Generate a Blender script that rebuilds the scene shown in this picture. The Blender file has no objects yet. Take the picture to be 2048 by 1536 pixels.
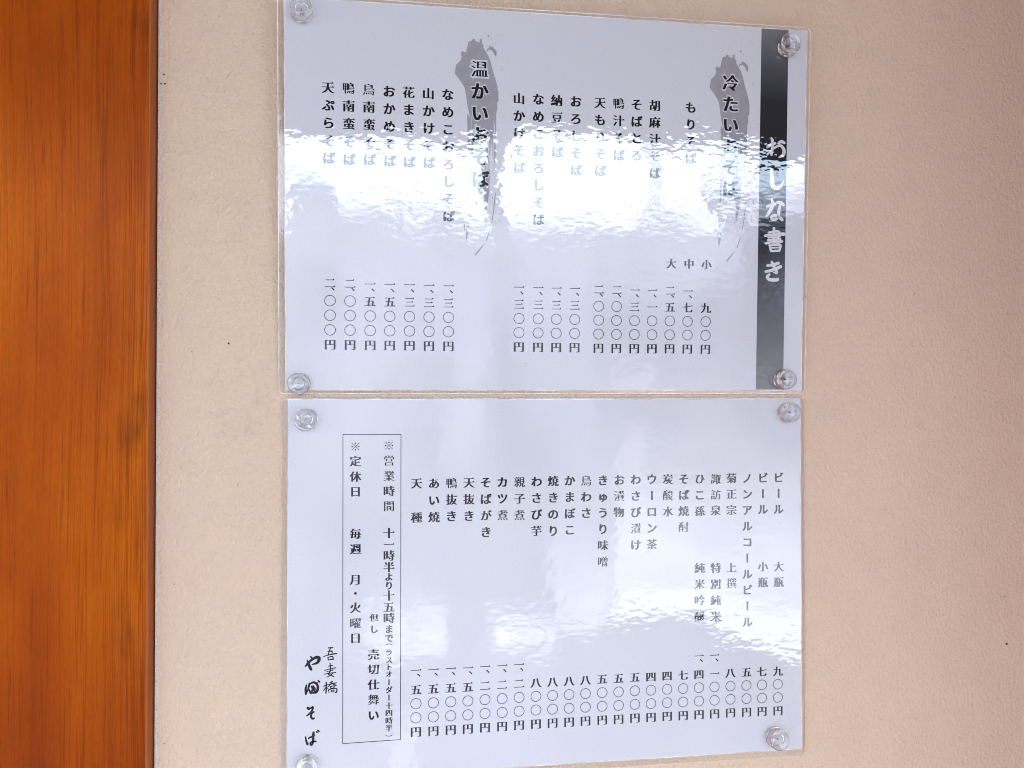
import bpy, bmesh, math, random
from mathutils import Vector, Matrix
from mathutils.geometry import tessellate_polygon

S = bpy.context.scene
COL = S.collection
MM = 0.001
R = math.radians

# ------------------------------------------------------------------ camera
cam = bpy.data.cameras.new('camera')
cam.sensor_width = 36.0
cam.lens = 26.02
cam.clip_start = 0.01
cam.clip_end = 200.0
cam_ob = bpy.data.objects.new('camera', cam)
COL.objects.link(cam_ob)
cam_ob.location = (0.0, -0.4164, 0.0)
cam_ob.rotation_euler = (R(90 + 0.66), 0.0, R(-7.2))
S.camera = cam_ob

# ------------------------------------------------------------------ view transform
S.view_settings.view_transform = 'Standard'
S.view_settings.look = 'None'
S.view_settings.gamma = 1.0
S.view_settings.use_curve_mapping = False
S.view_settings.exposure = EXPOSURE = 3.33
S.cycles.max_bounces = 14
S.cycles.transmission_bounces = 10
S.cycles.transparent_max_bounces = 12
S.cycles.use_denoising = True
S.cycles.pixel_filter_type = 'BLACKMAN_HARRIS'
S.cycles.filter_width = 1.05

# ------------------------------------------------------------------ sun (behind the shop: the wall is in open shade)
SUN_EL, SUN_AZ = R(52), R(25)
sun = bpy.data.lights.new('sun', 'SUN')
sun.energy = 3.0
sun.angle = R(0.5)
sun.color = (1.0, 0.95, 0.88)
sun_ob = bpy.data.objects.new('sun', sun)
COL.objects.link(sun_ob)
sun_ob.rotation_euler = (-(math.pi / 2 - SUN_EL), 0, -SUN_AZ)

# ------------------------------------------------------------------ node helper
class Nodes:
    def __init__(self, tree):
        self.t = tree
        self.n = tree.nodes
        self.n.clear()

    def new(self, kind, **kw):
        nd = self.n.new(kind)
        for k, v in kw.items():
            setattr(nd, k, v)
        return nd

    def link(self, a, b):
        self.t.links.new(a, b)

    def put(self, sock, v):
        if isinstance(v, bpy.types.NodeSocket):
            self.link(v, sock)
        elif v is not None:
            if sock.type == 'RGBA' and len(v) == 3:
                v = (*v, 1.0)
            sock.default_value = v

    def m(self, op, a, b=None, c=None, clamp=False):
        nd = self.new('ShaderNodeMath', operation=op, use_clamp=clamp)
        for s, v in zip(nd.inputs, (a, b, c)):
            self.put(s, v)
        return nd.outputs[0]

    def step(self, v, lo, hi):
        nd = self.new('ShaderNodeMapRange', interpolation_type='SMOOTHSTEP')
        self.put(nd.inputs[0], v)
        nd.inputs[1].default_value, nd.inputs[2].default_value = lo, hi
        nd.inputs[3].default_value, nd.inputs[4].default_value = 0.0, 1.0
        return nd.outputs[0]

    def lerp(self, v, a0, a1, b0, b1, clamp=True):
        nd = self.new('ShaderNodeMapRange', clamp=clamp)
        self.put(nd.inputs[0], v)
        for i, x in zip((1, 2, 3, 4), (a0, a1, b0, b1)):
            nd.inputs[i].default_value = x
        return nd.outputs[0]

    def mix(self, f, a, b, mode='MIX'):
        nd = self.new('ShaderNodeMix', data_type='RGBA', blend_type=mode)
        self.put(nd.inputs[0], f)
        self.put(nd.inputs[6], a)
        self.put(nd.inputs[7], b)
        return nd.outputs[2]

    def ramp(self, v, stops, interp='LINEAR'):
        nd = self.new('ShaderNodeValToRGB')
        self.put(nd.inputs[0], v)
        cr = nd.color_ramp
        cr.interpolation = interp
        while len(cr.elements) < len(stops):
            cr.elements.new(0.5)
        for e, (p, c) in zip(cr.elements, stops):
            e.position = p
            e.color = (c, c, c, 1) if not hasattr(c, '__len__') else (*c, 1)
        return nd.outputs[0]

    def noise(self, vec, scale, detail=2.0, rough=0.5, distort=0.0, stretch=None, offset=(0, 0, 0)):
        if stretch or any(offset):
            mp = self.new('ShaderNodeMapping')
            self.put(mp.inputs['Vector'], vec)
            mp.inputs['Scale'].default_value = stretch or (1, 1, 1)
            mp.inputs['Location'].default_value = offset
            vec = mp.outputs[0]
        nd = self.new('ShaderNodeTexNoise')
        self.put(nd.inputs['Vector'], vec)
        nd.inputs['Scale'].default_value = scale
        nd.inputs['Detail'].default_value = detail
        nd.inputs['Roughness'].default_value = rough
        nd.inputs['Distortion'].default_value = distort
        return nd.outputs[0]

# environment levels (in sky units, before the 0.1 background strength)
SKY_WHITE = (11.3, 13.8, 17.2)
SKY_DIM = (7.5, 8.0, 9.0)
FRONT_A, FRONT_B = (.2, .22, .3), (1.5, 1.7, 2.3)
STREET_A, STREET_B = (.5, .5, .55), (1.4, 1.4, 1.5)
ROOF_L = .42
BRIGHT, PINK, BLUE = (14.0, 15.5, 17.5), (9.0, 7.8, 8.0), (4.0, 5.0, 8.0)
LIGHTS = [
    # az0, az1, el0, el1, colour, soft, (soft at bottom, soft at top), amount : bright patches added to the street for the glare on the sheets
    (24.2, 80, 8.6, 11.2, BRIGHT, .4, (.3, .3), .22),
    (-12, 24, 3.0, 9.0, BRIGHT, .8, (3.5, 1.0), .10),
    (-6.0, 5.0, -2.0, 4.6, BLUE, 1.2, None, .16),
    (14.6, 60, -13.0, -6.5, BRIGHT, .5, (1.5, 5.0), .18),
    (14.8, 60, -17.2, -11.8, BRIGHT, .35, (.4, 2.2), .20),
    (15.0, 60, -17.1, -14.8, BRIGHT, .35, (.4, 1.2), .22),
    (9.8, 14.5, -17.8, -12.5, BRIGHT, .7, (.7, 3.0), .20),
    (5.8, 9.6, -19.2, -16.8, BRIGHT, .9, (.9, 1.5), .26),
    (6.3, 7.6, -18.5, -17.5, BRIGHT, .7, (.6, .6), .28),
    (-1.0, 2.4, -19.6, -16.2, BRIGHT, .5, (.6, .9), .15),
    (-4.0, 2.3, -18.9, -17.8, BRIGHT, .6, (.5, .5), .11),
    (-4.6, -1.2, -19.2, -16.5, BRIGHT, 1.0, (.8, .8), .12),
    (-1.2, 0.9, -28, -23.6, PINK, .35, (.5, .5), .22),
    (15.3, 17.8, -5.5, -2.2, PINK, .25, (.4, .3), .10),
    (19.5, 25.0, -9.5, -5.5, PINK, .8, (.8, .8), .06),
    (-9.0, -3.5, -6.0, 1.0, BRIGHT, .5, (.8, .8), .03),
    (9.6, 14.2, -12.5, -1.5, BRIGHT, .5, (2, 1.5), .045),
    (14.8, 21.0, -12.0, -5.0, BRIGHT, .6, (2, 2), .05),
    (15.0, 18.5, -9.0, 6.0, BRIGHT, .6, (2, 2), .02),
    (7.2, 14.0, -2.0, 6.0, BLUE, .6, (2, 2), .10),
    (2.0, 5.0, -4.5, -1.0, BRIGHT, .5, (.5, .5), .06),
]

# ------------------------------------------------------------------ world: daylight sky over a row of street fronts
world = bpy.data.worlds.new('World')
S.world = world
world.use_nodes = True
world.cycles.sampling_method = 'MANUAL'
world.cycles.sample_map_resolution = 2048
W = Nodes(world.node_tree)
tc = W.new('ShaderNodeTexCoord')
sep = W.new('ShaderNodeSeparateXYZ')
W.link(tc.outputs['Generated'], sep.inputs[0])
dx, dy, dz = sep.outputs
DEG = 180 / math.pi
el = W.m('MULTIPLY', W.m('ARCSINE', dz), DEG)
az = W.m('MULTIPLY', W.m('ARCTAN2', dx, W.m('MULTIPLY', dy, -1.0)), DEG)
sky = W.new('ShaderNodeTexSky', sky_type='NISHITA')
sky.sun_disc = False
sky.sun_elevation = SUN_EL
sky.sun_rotation = SUN_AZ
sky.altitude = 0
sky.air_density = 1.0
sky.dust_density = 3.0
sky.ozone_density = 1.0
cloud = W.lerp(W.noise(tc.outputs['Generated'], 3.0, 4.0, 0.6), 0.3, 0.7, 0.35, 0.85)
wisps = W.noise(tc.outputs['Generated'], 11.0, 4.0, 0.65, offset=(4, 1, 0))
bright = W.m('MULTIPLY', W.step(az, -45, -12), W.step(az, 70, 32))       # sky shaped bright for the film glare, dimmer aside to light the wall less
sky_c = W.mix(cloud, sky.outputs[0], W.mix(bright, SKY_DIM, SKY_WHITE))
# roof line of the street fronts opposite (degrees), stepped by azimuth
roof01 = W.ramp(W.lerp(az, -90, 90, 0, 1), [(0, .34), (0.30, .42), (0.40, .30), (0.445, ROOF_L), (0.465, .36), (0.49, .33), (0.505, .30),
                (0.5400, .33), (0.600, .34), (0.621, .44), (0.67, .36), (0.78, .5)], 'CONSTANT')
roof = W.m('MULTIPLY_ADD', roof01, 25.0, 0.3)
wob = W.lerp(W.noise(tc.outputs['Generated'], 26.0, 3.0, 0.6), 0.3, 0.7, -0.7, 0.7)
over = W.m('SUBTRACT', el, W.m('ADD', roof, wob))
sky_mask = W.step(over, -1.7, 1.1)
pole = W.step(W.m('ABSOLUTE', W.m('SUBTRACT', az, 7.0)), 1.0, 0.7)      # street pole
pole2 = W.m('MULTIPLY', W.step(W.m('ABSOLUTE', W.m('SUBTRACT', az, 17.6)), 0.7, 0.3), 0.55)
up = W.step(el, -9.0, -6.0)
block = W.m('MULTIPLY', W.m('MAXIMUM', pole, pole2), up)
sky_mask = W.m('MULTIPLY', sky_mask, W.m('SUBTRACT', 1.0, block))
# fronts and street: patchy
patch = W.noise(tc.outputs['Generated'], 9.0, 4.0, 0.6, stretch=(1, 1, .8), offset=(2.3, 0, 1.1))
fronts = W.mix(W.lerp(patch, 0.35, 0.65, 0, 1), FRONT_A, FRONT_B)
street = W.mix(W.lerp(patch, 0.35, 0.65, 0, 1), STREET_A, STREET_B)
low = W.mix(W.step(el, 3.0, -6.0), fronts, street)
low = W.mix(W.m('MULTIPLY', pole, W.m('MULTIPLY', up, 0.7)), low, FRONT_A)

def light_box(col, a0, a1, e0, e1, c, soft=0.5, e_soft=None, amt=1.0):
    es = e_soft or (soft, soft)
    f = W.m('MULTIPLY', W.step(az, a0 - soft, a0 + soft), W.step(az, a1 + soft, a1 - soft))
    f = W.m('MULTIPLY', f, W.m('MULTIPLY', W.step(el, e0 - es[0], e0 + es[0]), W.step(el, e1 + es[1], e1 - es[1])))
    f = W.m('MULTIPLY', f, amt)
    return W.mix(f, col, c)

for b in LIGHTS:
    low = light_box(low, *b)
sky_c = W.mix(W.lerp(wisps, .42, .68, 0.0, .42), sky_c, SKY_DIM)
env = W.mix(sky_mask, low, sky_c)
bg = W.new('ShaderNodeBackground')
W.link(env, bg.inputs[0])
bg.inputs[1].default_value = 0.1
wo = W.new('ShaderNodeOutputWorld')
W.link(bg.outputs[0], wo.inputs[0])

# ------------------------------------------------------------------ measured layout, millimetres on each sheet
FILM_FINE, FILM_MID, FILM_SLOW, FILM_IOR = 7.0e-5, 6.0e-5, 1.1e-3, 1.68
PAPER_A, PAPER_B = (.545, .525, .54), (.585, .565, .575)
BRUSH_C, HALO_C = (.26, .245, .255), (.54, .525, .56)
WALL_A, WALL_B, WALL_C, WALL_BUMP = (.74, .545, .382), (.72, .515, .375), (.65, .485, .362), .0021
WOOD_L, WOOD_M, WOOD_D = (.60, .146, .001), (.45, .086, .0007), (.29, .043, .0005)
WOOD_COAT = .09
WOOD_K = (.075, .010, .0005)
SHADE_CANOPY_Z = 1.065
SPECKS = [(-102, 26.5, .55), (-136, 171, .5), (-137.5, 166, .5), (-135.5, 166, .5), (-133.5, 132, .2), (-121, 22, .25), (-97, -50, .3), (-129, 246, .4),
          (360, -155, .8), (359, -126, .5), (228.5, -193, .25), (-134, -187, .35), (-129.5, -102.5, .25), (300, 60, .4), (262, 130, .35)]
PAPER_C = (.545, .535, .575)
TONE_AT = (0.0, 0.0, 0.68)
DISHES_A = [('天ぷらそば',22.68,163.59,23.13,125.77),('鴨南蛮そば',33.56,163.77,33.94,125.5),('鳥南蛮そば',44.34,163.62,44.92,125.82),('おかめそば',55.26,163.17,55.81,125.43),('花まきそば',65.82,163.19,66.4,125.3),('山かけそば',76.63,163.08,77.22,125.33),('なめこおろしそば',87.28,163.07,88.06,96.42),('山かけそば',126.97,162.84,127.45,124.6),('なめこおろしそば',137.94,162.99,138.49,95.96),('納豆そば',148.42,162.78,149.02,134.0),('おろしそば',159.31,162.76,159.86,124.31),('天もりそば',173.28,162.71,173.87,124.44),('鴨汁そば',184.04,162.84,184.55,133.71),('そばとろ',194.64,162.73,194.93,134.13),('胡麻汁そば',205.39,162.74,205.89,124.44),('もりそば',226.77,162.63,227.13,133.61)]
TITLES_A = [('温かいおそば',104.79,177.93,105.58,117.42),('冷たいおそば',250.48,177.81,251.33,117.46)]
SIZES_A = [('大',216.14,72.97,216.22,66.36),('中',226.79,73.0,226.87,66.57),('小',237.3,72.85,237.38,66.78)]
PRICES_A = [('二、〇〇〇円',23.55,24.76),('二、〇〇〇円',34.25,24.71),('一、五〇〇円',45.09,24.6),('一、五〇〇円',55.71,24.58),('一、三〇〇円',66.51,24.58),('一、三〇〇円',77.24,24.44),('一、三〇〇円',87.99,24.39),('一、三〇〇円',127.62,24.31),('一、三〇〇円',138.56,24.22),('一、三〇〇円',148.99,24.16),('一、三〇〇円',159.61,24.16),('二、〇〇〇円',173.54,23.92),('二、〇〇〇円',184.04,23.88),('一、三〇〇円',194.62,23.88),('一、一〇〇円',205.1,23.87),('二、五〇〇円',215.66,23.95),('一、七〇〇円',226.34,23.88),('九〇〇円',237.27,23.82)]
DISHES_B = [('ビール',281.58,160.11,281.5,141.51),('ビール',271.83,160.11,271.75,141.56),('ノンアルコールビール',262.1,159.98,261.93,75.78),('菊正宗',252.4,160.12,252.33,141.56),('諏訪泉',242.78,159.88,242.72,141.52),('ひこ孫',233.03,160.08,232.91,141.31),('そば焼酎',223.43,160.17,223.14,132.22),('炭酸水',213.79,160.13,213.74,141.46),('ウーロン茶',204.2,160.27,204.03,122.71),('わさび漬け',194.58,160.21,194.51,122.66),('お漬物',184.87,160.15,184.6,141.7),('きゅうり味噌',175.21,160.07,175.14,113.59),('鳥わさ',165.43,160.07,165.41,141.52),('かまぼこ',155.79,160.21,155.85,132.18),('焼きのり',146.3,160.13,146.28,131.81),('わさび芋',136.71,159.93,136.56,132.04),('親子煮',126.93,159.85,126.92,141.17),('カツ煮',117.22,159.94,117.31,141.37),('そばがき',107.78,159.92,107.93,132.03),('天抜き',98.33,159.95,98.34,141.32),('鴨抜き',88.57,159.82,88.58,141.41),('あい焼',78.84,159.83,78.86,141.06),('天\u3000種',69.16,159.98,69.19,141.04)]
NOTES_B = [('大瓶',281.35,107.7,281.31,98.48),('小瓶',271.61,107.93,271.57,98.56),('上撰',252.21,107.88,252.18,98.74),('特別純米',242.61,108.02,242.51,79.64),('純米吟醸',232.87,108.16,232.6,80.02)]
PRICES_B = [('九〇〇円',280.6,23.03),('七〇〇円',270.74,23.15),('五〇〇円',261.18,23.28),('八〇〇円',251.36,23.4),('一、一〇〇円',241.6,23.35),('一、四〇〇円',232.19,23.4),('七〇〇円',222.63,23.37),('四〇〇円',213.03,23.46),('四〇〇円',203.39,23.41),('五〇〇円',193.84,23.53),('五〇〇円',184.22,23.38),('五〇〇円',174.6,23.42),('八〇〇円',164.86,23.42),('八〇〇円',155.35,23.32),('八〇〇円',145.84,23.32),('八〇〇円',136.29,23.31),('一、二〇〇円',126.68,23.23),('一、二〇〇円',117.08,23.02),('一、二〇〇円',107.41,22.95),('一、五〇〇円',97.8,22.71),('一、五〇〇円',88.28,22.73),('一、五〇〇円',78.67,22.66),('一、五〇〇円',69.04,22.69)]
HOURS_B = [('※',54.04,181.07,5.8),('営',54.05,172.78,6.3),('業',54.07,164.21,6.3),('時',54.09,155.93,6.3),('間',54.1,147.65,6.3),('十',54.13,132.75,6.3),('一',54.14,126.41,6.3),('時',54.15,120.35,6.3),('半',54.17,114.01,6.3),('よ',54.18,108.64,4.9),('り',54.18,103.82,4.9),('十',54.2,98.32,6.3),('五',54.21,91.99,6.3),('時',54.22,85.94,6.3),('ま',54.23,79.89,4.9),('で',54.24,74.94,4.9),('（',54.25,71.37,3.9),('ラ',54.25,67.05,3.9),('ス',54.26,62.93,3.9),('ト',54.27,59.14,3.9),('オ',54.28,55.02,3.9),('ー',54.29,50.63,3.9),('ダ',54.29,46.51,3.9),('ー',54.3,42.26,3.9),('十',54.31,37.87,4.1),('四',54.32,33.89,4.1),('時',54.32,29.64,4.1),('半',54.33,25.53,4.1),('）',54.34,21.42,3.9)]
SOLDOUT_B = [('但',46.06,86.52,4.7),('し',46.08,80.21,4.7),('売',45.84,66.24,6.3),('切',45.85,58.3,6.3),('仕',45.87,49.81,6.3),('舞',45.89,41.6,6.3),('い',45.91,33.12,6.3)]
CLOSED_B = [('※',35.84,180.68,5.8),('定',35.86,172.71,6.3),('休',35.88,164.2,6.3),('日',35.9,155.96,6.3),('毎',35.95,132.72,6.3),('週',35.97,124.41,6.3),('月',36.01,107.7,6.3),('・',36.03,100.14,6.3),('火',36.05,92.37,6.3),('曜',36.07,83.89,6.3),('日',36.09,75.69,6.3)]
BOX_B = [(29.08,187.33),(60.6,187.11),(60.61,18.86),(29.38,18.51)]
BAND_A = [(268.89,210.07),(285.48,210.22),(285.5,0.23),(268.54,0.22)]
SHOP_B = [[[(9.43,61.55,0.38),(10.87,63.23,0.61),(12.76,64.89,0.57),(14.85,66.04,0.69),(16.38,65.89,0.76),(16.57,64.52,0.76),(15.43,63.02,0.61),(12.96,62.35,0.27)],[(12.19,66.66,0.34),(12.95,65.46,0.46),(13.34,64.67,0.3)],[(10.41,64.8,0.3),(11.18,62.24,0.68),(12.4,59.66,0.61)]],[[(9.96,51.24,0.38),(9.58,49.13,0.54),(9.71,46.6,0.53)],[(9.71,46.6,0.38),(10.91,49.06,0.38),(11.66,51.54,0.38)],[(11.47,52.14,0.31),(10.99,49.83,0.38),(11.87,47.46,0.45)],[(11.85,51.92,0.38),(13.94,52.6,0.53),(15.66,51.15,0.53),(16.05,49.19,0.61),(15.29,47.29,0.61),(13.77,46.97,0.46),(12.06,46.87,0.38)],[(12.62,50.53,0.38),(13.38,48.94,0.54),(12.44,47.43,0.45)],[(13.38,50.88,0.23),(14.33,49.28,0.46),(14.15,47.34,0.45)],[(15.27,52.34,0.27),(15.85,52.23,0.34)],[(16.22,53.46,0.35),(16.8,52.73,0.42)]],[[(10.75,38.91,0.61),(11.25,38.38,0.61)],[(10.95,38.59,0.53),(12.27,38.71,0.38),(13.41,39.23,0.46),(13.04,37.51,0.45),(11.71,35.83,0.46),(10.27,34.67,0.35)],[(10.96,35.29,0.3),(12.85,36.16,0.46),(14.07,36.56,0.3)],[(13.8,36.69,0.3),(12.66,35.39,0.42),(12.48,33.85,0.49),(13.43,32.95,0.5),(14.23,33.17,0.34)]],[[(9.55,23.36,0.3),(9.94,21.21,0.45),(10.63,19.23,0.53)],[(10.63,19.23,0.3),(11.08,19.98,0.15)],[(11.18,22.49,0.35),(12.7,23.18,0.42),(14.41,24.05,0.34)],[(13.83,25.44,0.54),(13.57,23.32,0.61),(13.66,20.99,0.53),(13.09,19.08,0.46),(12.33,18.94,0.46),(12.22,20.11,0.38),(13.47,20.61,0.38),(15.18,20.51,0.34)],[(15.35,25.74,0.35),(15.73,25.45,0.35)],[(16.11,26.47,0.38),(16.69,25.86,0.38)]]]
PLACE_B = [[[(21.52,70.92,0.26),(22.86,70.98,0.3),(23.81,71.02,0.35)],[(22.67,70.68,0.26),(22.1,69.14,0.3),(21.53,67.41,0.26)],[(21.33,68.98,0.23),(23.43,69.08,0.31),(23.51,67.91,0.23)],[(18.93,66.36,0.19),(21.91,67.13,0.27),(25.93,67.73,0.34)],[(21.34,65.86,0.23),(21.53,64.49,0.31)],[(21.53,65.86,0.23),(23.83,66.14,0.3),(24.14,64.57,0.3)],[(21.73,64.48,0.23),(24.02,64.58,0.27)]],[[(21.54,60.99,0.23),(23.84,61.35,0.23)],[(19.45,58.75,0.19),(22.31,59.47,0.23),(25.57,59.94,0.26)],[(22.5,62.5,0.23),(22.7,59.76,0.3),(22.51,57.83,0.27)],[(20.79,58.1,0.19),(23.85,58.74,0.23),(24.04,59.12,0.19)],[(19.46,56.8,0.19),(22.32,57.13,0.23),(25.57,57.49,0.23)],[(22.32,57.83,0.23),(21.56,56.7,0.26),(23.09,56.04,0.23),(24.43,55.2,0.31)],[(24.04,57.17,0.23),(22.9,56.05,0.26),(20.8,55.18,0.19)]],[[(18.98,50.21,0.23),(20.43,50.72,0.26),(21.38,50.95,0.23)],[(20.42,52.47,0.27),(20.51,49.75,0.34),(20.36,46.45,0.31)],[(20.43,49.94,0.19),(19.1,47.87,0.23)],[(20.62,49.55,0.19),(21.39,48.92,0.23)],[(23.86,52.7,0.27),(22.53,51.98,0.22)],[(21.76,51.05,0.23),(25.78,51.75,0.27)],[(23.48,51.94,0.23),(22.15,50.44,0.23),(21.38,49.7,0.16)],[(23.87,51.33,0.23),(25.78,50.26,0.31)],[(22.72,49.83,0.23),(24.64,50.13,0.22),(24.45,49.16,0.23),(22.92,48.93,0.23),(22.8,49.83,0.19)],[(21.77,48.32,0.23),(21.97,46.75,0.23)],[(21.77,48.32,0.23),(25.79,48.7,0.27),(25.98,46.75,0.35),(25.22,46.59,0.23)],[(23.11,47.67,0.19),(24.64,47.87,0.19),(24.45,47.14,0.19),(23.3,46.96,0.2),(23.19,47.67,0.19)]]]
TITLE_A = [[[(275.92,147.13,0.51),(276.59,145.35,0.77),(276.46,141.12,0.64),(276.06,137.78,0.71)],[(273.43,141.9,0.52),(275.97,143.51,0.77),(278.21,144.33,0.58)],[(273.56,137.68,0.52),(275.39,139.57,0.45),(278.25,141.92,0.51),(281.45,143.14,0.64),(283.55,141.11,0.77),(283.47,138.08,0.77),(280.91,136.34,0.39)],[(280.14,144.41,0.45),(282.06,145.46,0.77),(284.0,144.76,0.58)]],[[(276.08,128.71,0.64),(276.6,124.19,0.97),(276.99,119.97,1.16),(279.27,118.23,0.9),(281.84,119.22,0.71),(283.85,122.63,0.26)]],[[(276.67,111.77,0.58),(277.17,108.45,0.84),(275.62,104.76,0.84),(273.42,101.66,0.45)],[(273.52,107.43,0.51),(276.53,108.43,0.77),(278.77,109.11,0.65)],[(280.05,110.06,0.58),(282.64,109.72,0.83),(284.08,108.55,0.58)],[(282.0,108.91,0.58),(281.1,104.93,0.71),(280.82,101.88,0.71),(279.24,100.13,0.71),(277.11,100.25,0.71),(276.64,101.46,0.58),(277.91,102.4,0.58),(280.5,101.87,0.65),(283.31,100.01,0.71)]],[[(275.04,92.3,0.45),(279.35,93.21,0.58),(281.75,92.48,0.58),(281.02,89.72,0.58)],[(272.95,90.42,0.58),(278.41,91.29,0.58),(284.55,91.64,0.84)],[(274.9,89.38,0.45),(281.98,90.23,0.52)],[(274.6,87.85,0.45),(282.33,88.78,0.51)],[(273.34,85.99,0.58),(277.84,86.9,0.58),(283.32,87.34,0.65)],[(278.35,94.82,0.59),(278.3,90.26,0.64),(278.17,86.3,0.51)],[(275.61,85.02,0.51),(276.63,81.69,0.58)],[(275.93,84.84,0.52),(280.76,85.45,0.65),(282.52,84.76,0.58),(281.66,81.81,0.59)],[(276.92,83.41,0.39),(281.44,83.76,0.39)],[(276.63,81.57,0.52),(281.28,81.81,0.58)]],[[(274.51,73.0,0.58),(278.37,73.63,0.71),(281.39,74.61,0.65)],[(273.47,69.44,0.58),(277.77,70.45,0.78),(282.72,72.56,0.78)],[(277.25,75.13,0.64),(278.85,71.99,0.71),(280.58,68.86,0.58),(278.44,69.06,0.32)],[(275.88,67.79,0.58),(274.48,66.3,0.71),(276.25,64.81,0.77),(280.45,64.82,0.84),(281.28,65.45,0.52)]]]
BRUSH = [[(-2.91,-1.72),(-0.96,-0.97),(-0.75,-0.32),(0.55,0.19),(0.9,-1.07),(3.15,-1.79),(3.36,0.57),(4.45,-0.01),(4.67,-2.35),(5.63,-3.23),(5.33,-4.23),(6.86,-6.71),(8.18,-8.78),(9.5,-11.92),(10.83,-16.99),(12.37,-21.63),(13.26,-25.03),(13.93,-28.43),(13.82,-31.88),(14.09,-32.95),(13.22,-34.49),(13.32,-37.93),(12.74,-40.18),(12.7,-49.75),(12.49,-55.4),(12.47,-62.17),(12.32,-68.39),(11.95,-71.79),(11.01,-68.43),(10.56,-62.24),(9.96,-53.81),(9.39,-63.98),(9.22,-76.4),(8.97,-84.33),(8.06,-91.14),(6.93,-95.42),(6.15,-95.16),(6.4,-87.8),(5.84,-82.17),(5.77,-85.56),(5.37,-82.75),(5.0,-73.16),(4.12,-65.31),(3.07,-54.09),(1.77,-46.28),(0.89,-46.6),(0.22,-54.21),(-0.21,-65.47),(-0.65,-76.74),(-1.14,-84.09),(-1.61,-80.16),(-2.15,-71.17),(-2.6,-81.32),(-2.9,-85.27),(-3.62,-85.29),(-3.26,-76.83),(-3.17,-65.58),(-3.19,-51.54),(-3.51,-40.9),(-1.9,-42.95),(-3.22,-37.43),(-4.11,-31.05),(-4.99,-26.82),(-6.72,-24.13),(-8.45,-21.87),(-10.53,-19.42),(-10.1,-17.69),(-9.77,-14.69),(-7.19,-12.2),(-6.55,-9.82),(-6.98,-9.21),(-6.86,-7.49),(-6.0,-6.89),(-5.26,-7.7),(-4.18,-7.34),(-3.33,-3.67)],[(7.69,2.75),(8.13,2.99),(8.79,1.75),(7.83,1.6)],[(9.35,1.14),(9.57,1.24),(9.97,0.32),(9.66,0.17)],[(7.08,-6.06),(7.51,-4.96),(8.38,-4.7),(8.81,-3.17),(10.99,-4.12),(12.3,-5.33),(12.96,-7.01),(12.54,-9.18),(11.66,-8.37),(10.56,-6.29),(9.25,-5.29),(7.95,-5.79),(7.3,-6.69)],[(15.41,-15.8),(15.84,-15.43),(16.28,-15.75),(15.85,-16.12)],[(-4.18,-87.28),(-3.59,-87.26),(-3.62,-89.52),(-3.97,-89.53)],[(-1.76,-95.39),(-1.28,-95.66),(-1.42,-98.2),(-1.9,-98.1)],[(-5.05,-101.69),(-4.4,-101.78),(-4.53,-105.52),(-5.06,-105.64)],[(-2.91,-102.2),(-2.31,-102.75),(-2.65,-103.88),(-3.19,-103.45)],[(-3.95,-104.48),(-2.45,-105.86),(-3.01,-108.41),(-3.56,-111.54),(-4.08,-107.88)],[(12.2,-84.22),(12.67,-84.21),(11.85,-93.29),(10.88,-100.24),(10.39,-100.02),(11.31,-93.31)],[(9.27,-104.7),(9.63,-104.98),(7.69,-111.09),(7.09,-110.88)],[(6.27,-112.43),(6.58,-112.71),(6.17,-113.57),(5.81,-113.29)],[(5.39,-113.3),(5.82,-113.86),(4.06,-116.17),(1.89,-118.94),(0.71,-119.36),(1.58,-117.64),(3.63,-115.33)],[(10.56,-86.54),(11.04,-86.64),(10.93,-87.38),(10.51,-87.28)],[(5.74,-96.02),(6.1,-96.12),(5.93,-96.86),(5.63,-96.76)]]
BRUSH_AT = [(101.51,194.18),(248.32,193.87)]
PINS = [['ATL',-62.25,0.0,203.75,5,4],['ATR',212.85,0.0,200.97,-4,4],['ABL',-64.3,0.0,4.75,4,3],['ABR',213.38,0.0,7.8,-2,3],['BTL',-61.37,0.0,-15.38,19,15],['BTR',216.63,0.0,-11.73,-2,3],['BBR',208.06,0.0,-202.34,1,6],['BBL',-59.79,0.0,-202.14,8,6]]

# ------------------------------------------------------------------ object helpers
def tag(o, label=None, cat=None, group=None, kind=None):
    for k, v in (('label', label), ('category', cat), ('group', group), ('kind', kind)):
        if v:
            o[k] = v
    return o

def link_mesh(name, me, mat, parent=None):
    o = bpy.data.objects.new(name, me)
    if mat:
        me.materials.append(mat)
    COL.objects.link(o)
    if parent:
        o.parent = parent
    return o

def from_bm(name, bm, mat, parent=None, smooth=False):
    me = bpy.data.meshes.new(name)
    bm.to_mesh(me)
    bm.free()
    if smooth:
        for p in me.polygons:
            p.use_smooth = True
    return link_mesh(name, me, mat, parent)

def empty(name, loc, rot=(0, 0, 0)):
    o = bpy.data.objects.new(name, None)
    o.empty_display_size = 0.02
    o.location = loc
    o.rotation_euler = rot
    COL.objects.link(o)
    return o

def box(bm, x0, x1, y0, y1, z0, z1):
    g = bmesh.ops.create_cube(bm, size=1.0)['verts']
    for v in g:
        v.co = Vector(((x0 + x1) / 2 + v.co.x * (x1 - x0), (y0 + y1) / 2 + v.co.y * (y1 - y0), (z0 + z1) / 2 + v.co.z * (z1 - z0)))
    return g

# ------------------------------------------------------------------ materials
def material(name):
    m = bpy.data.materials.new(name)
    m.use_nodes = True
    N = Nodes(m.node_tree)
    out = N.new('ShaderNodeOutputMaterial')
    bsdf = N.new('ShaderNodeBsdfPrincipled')
    N.link(bsdf.outputs[0], out.inputs[0])
    return m, N, bsdf, out

def obj_co(N):
    return N.new('ShaderNodeTexCoord').outputs['Object']

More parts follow.
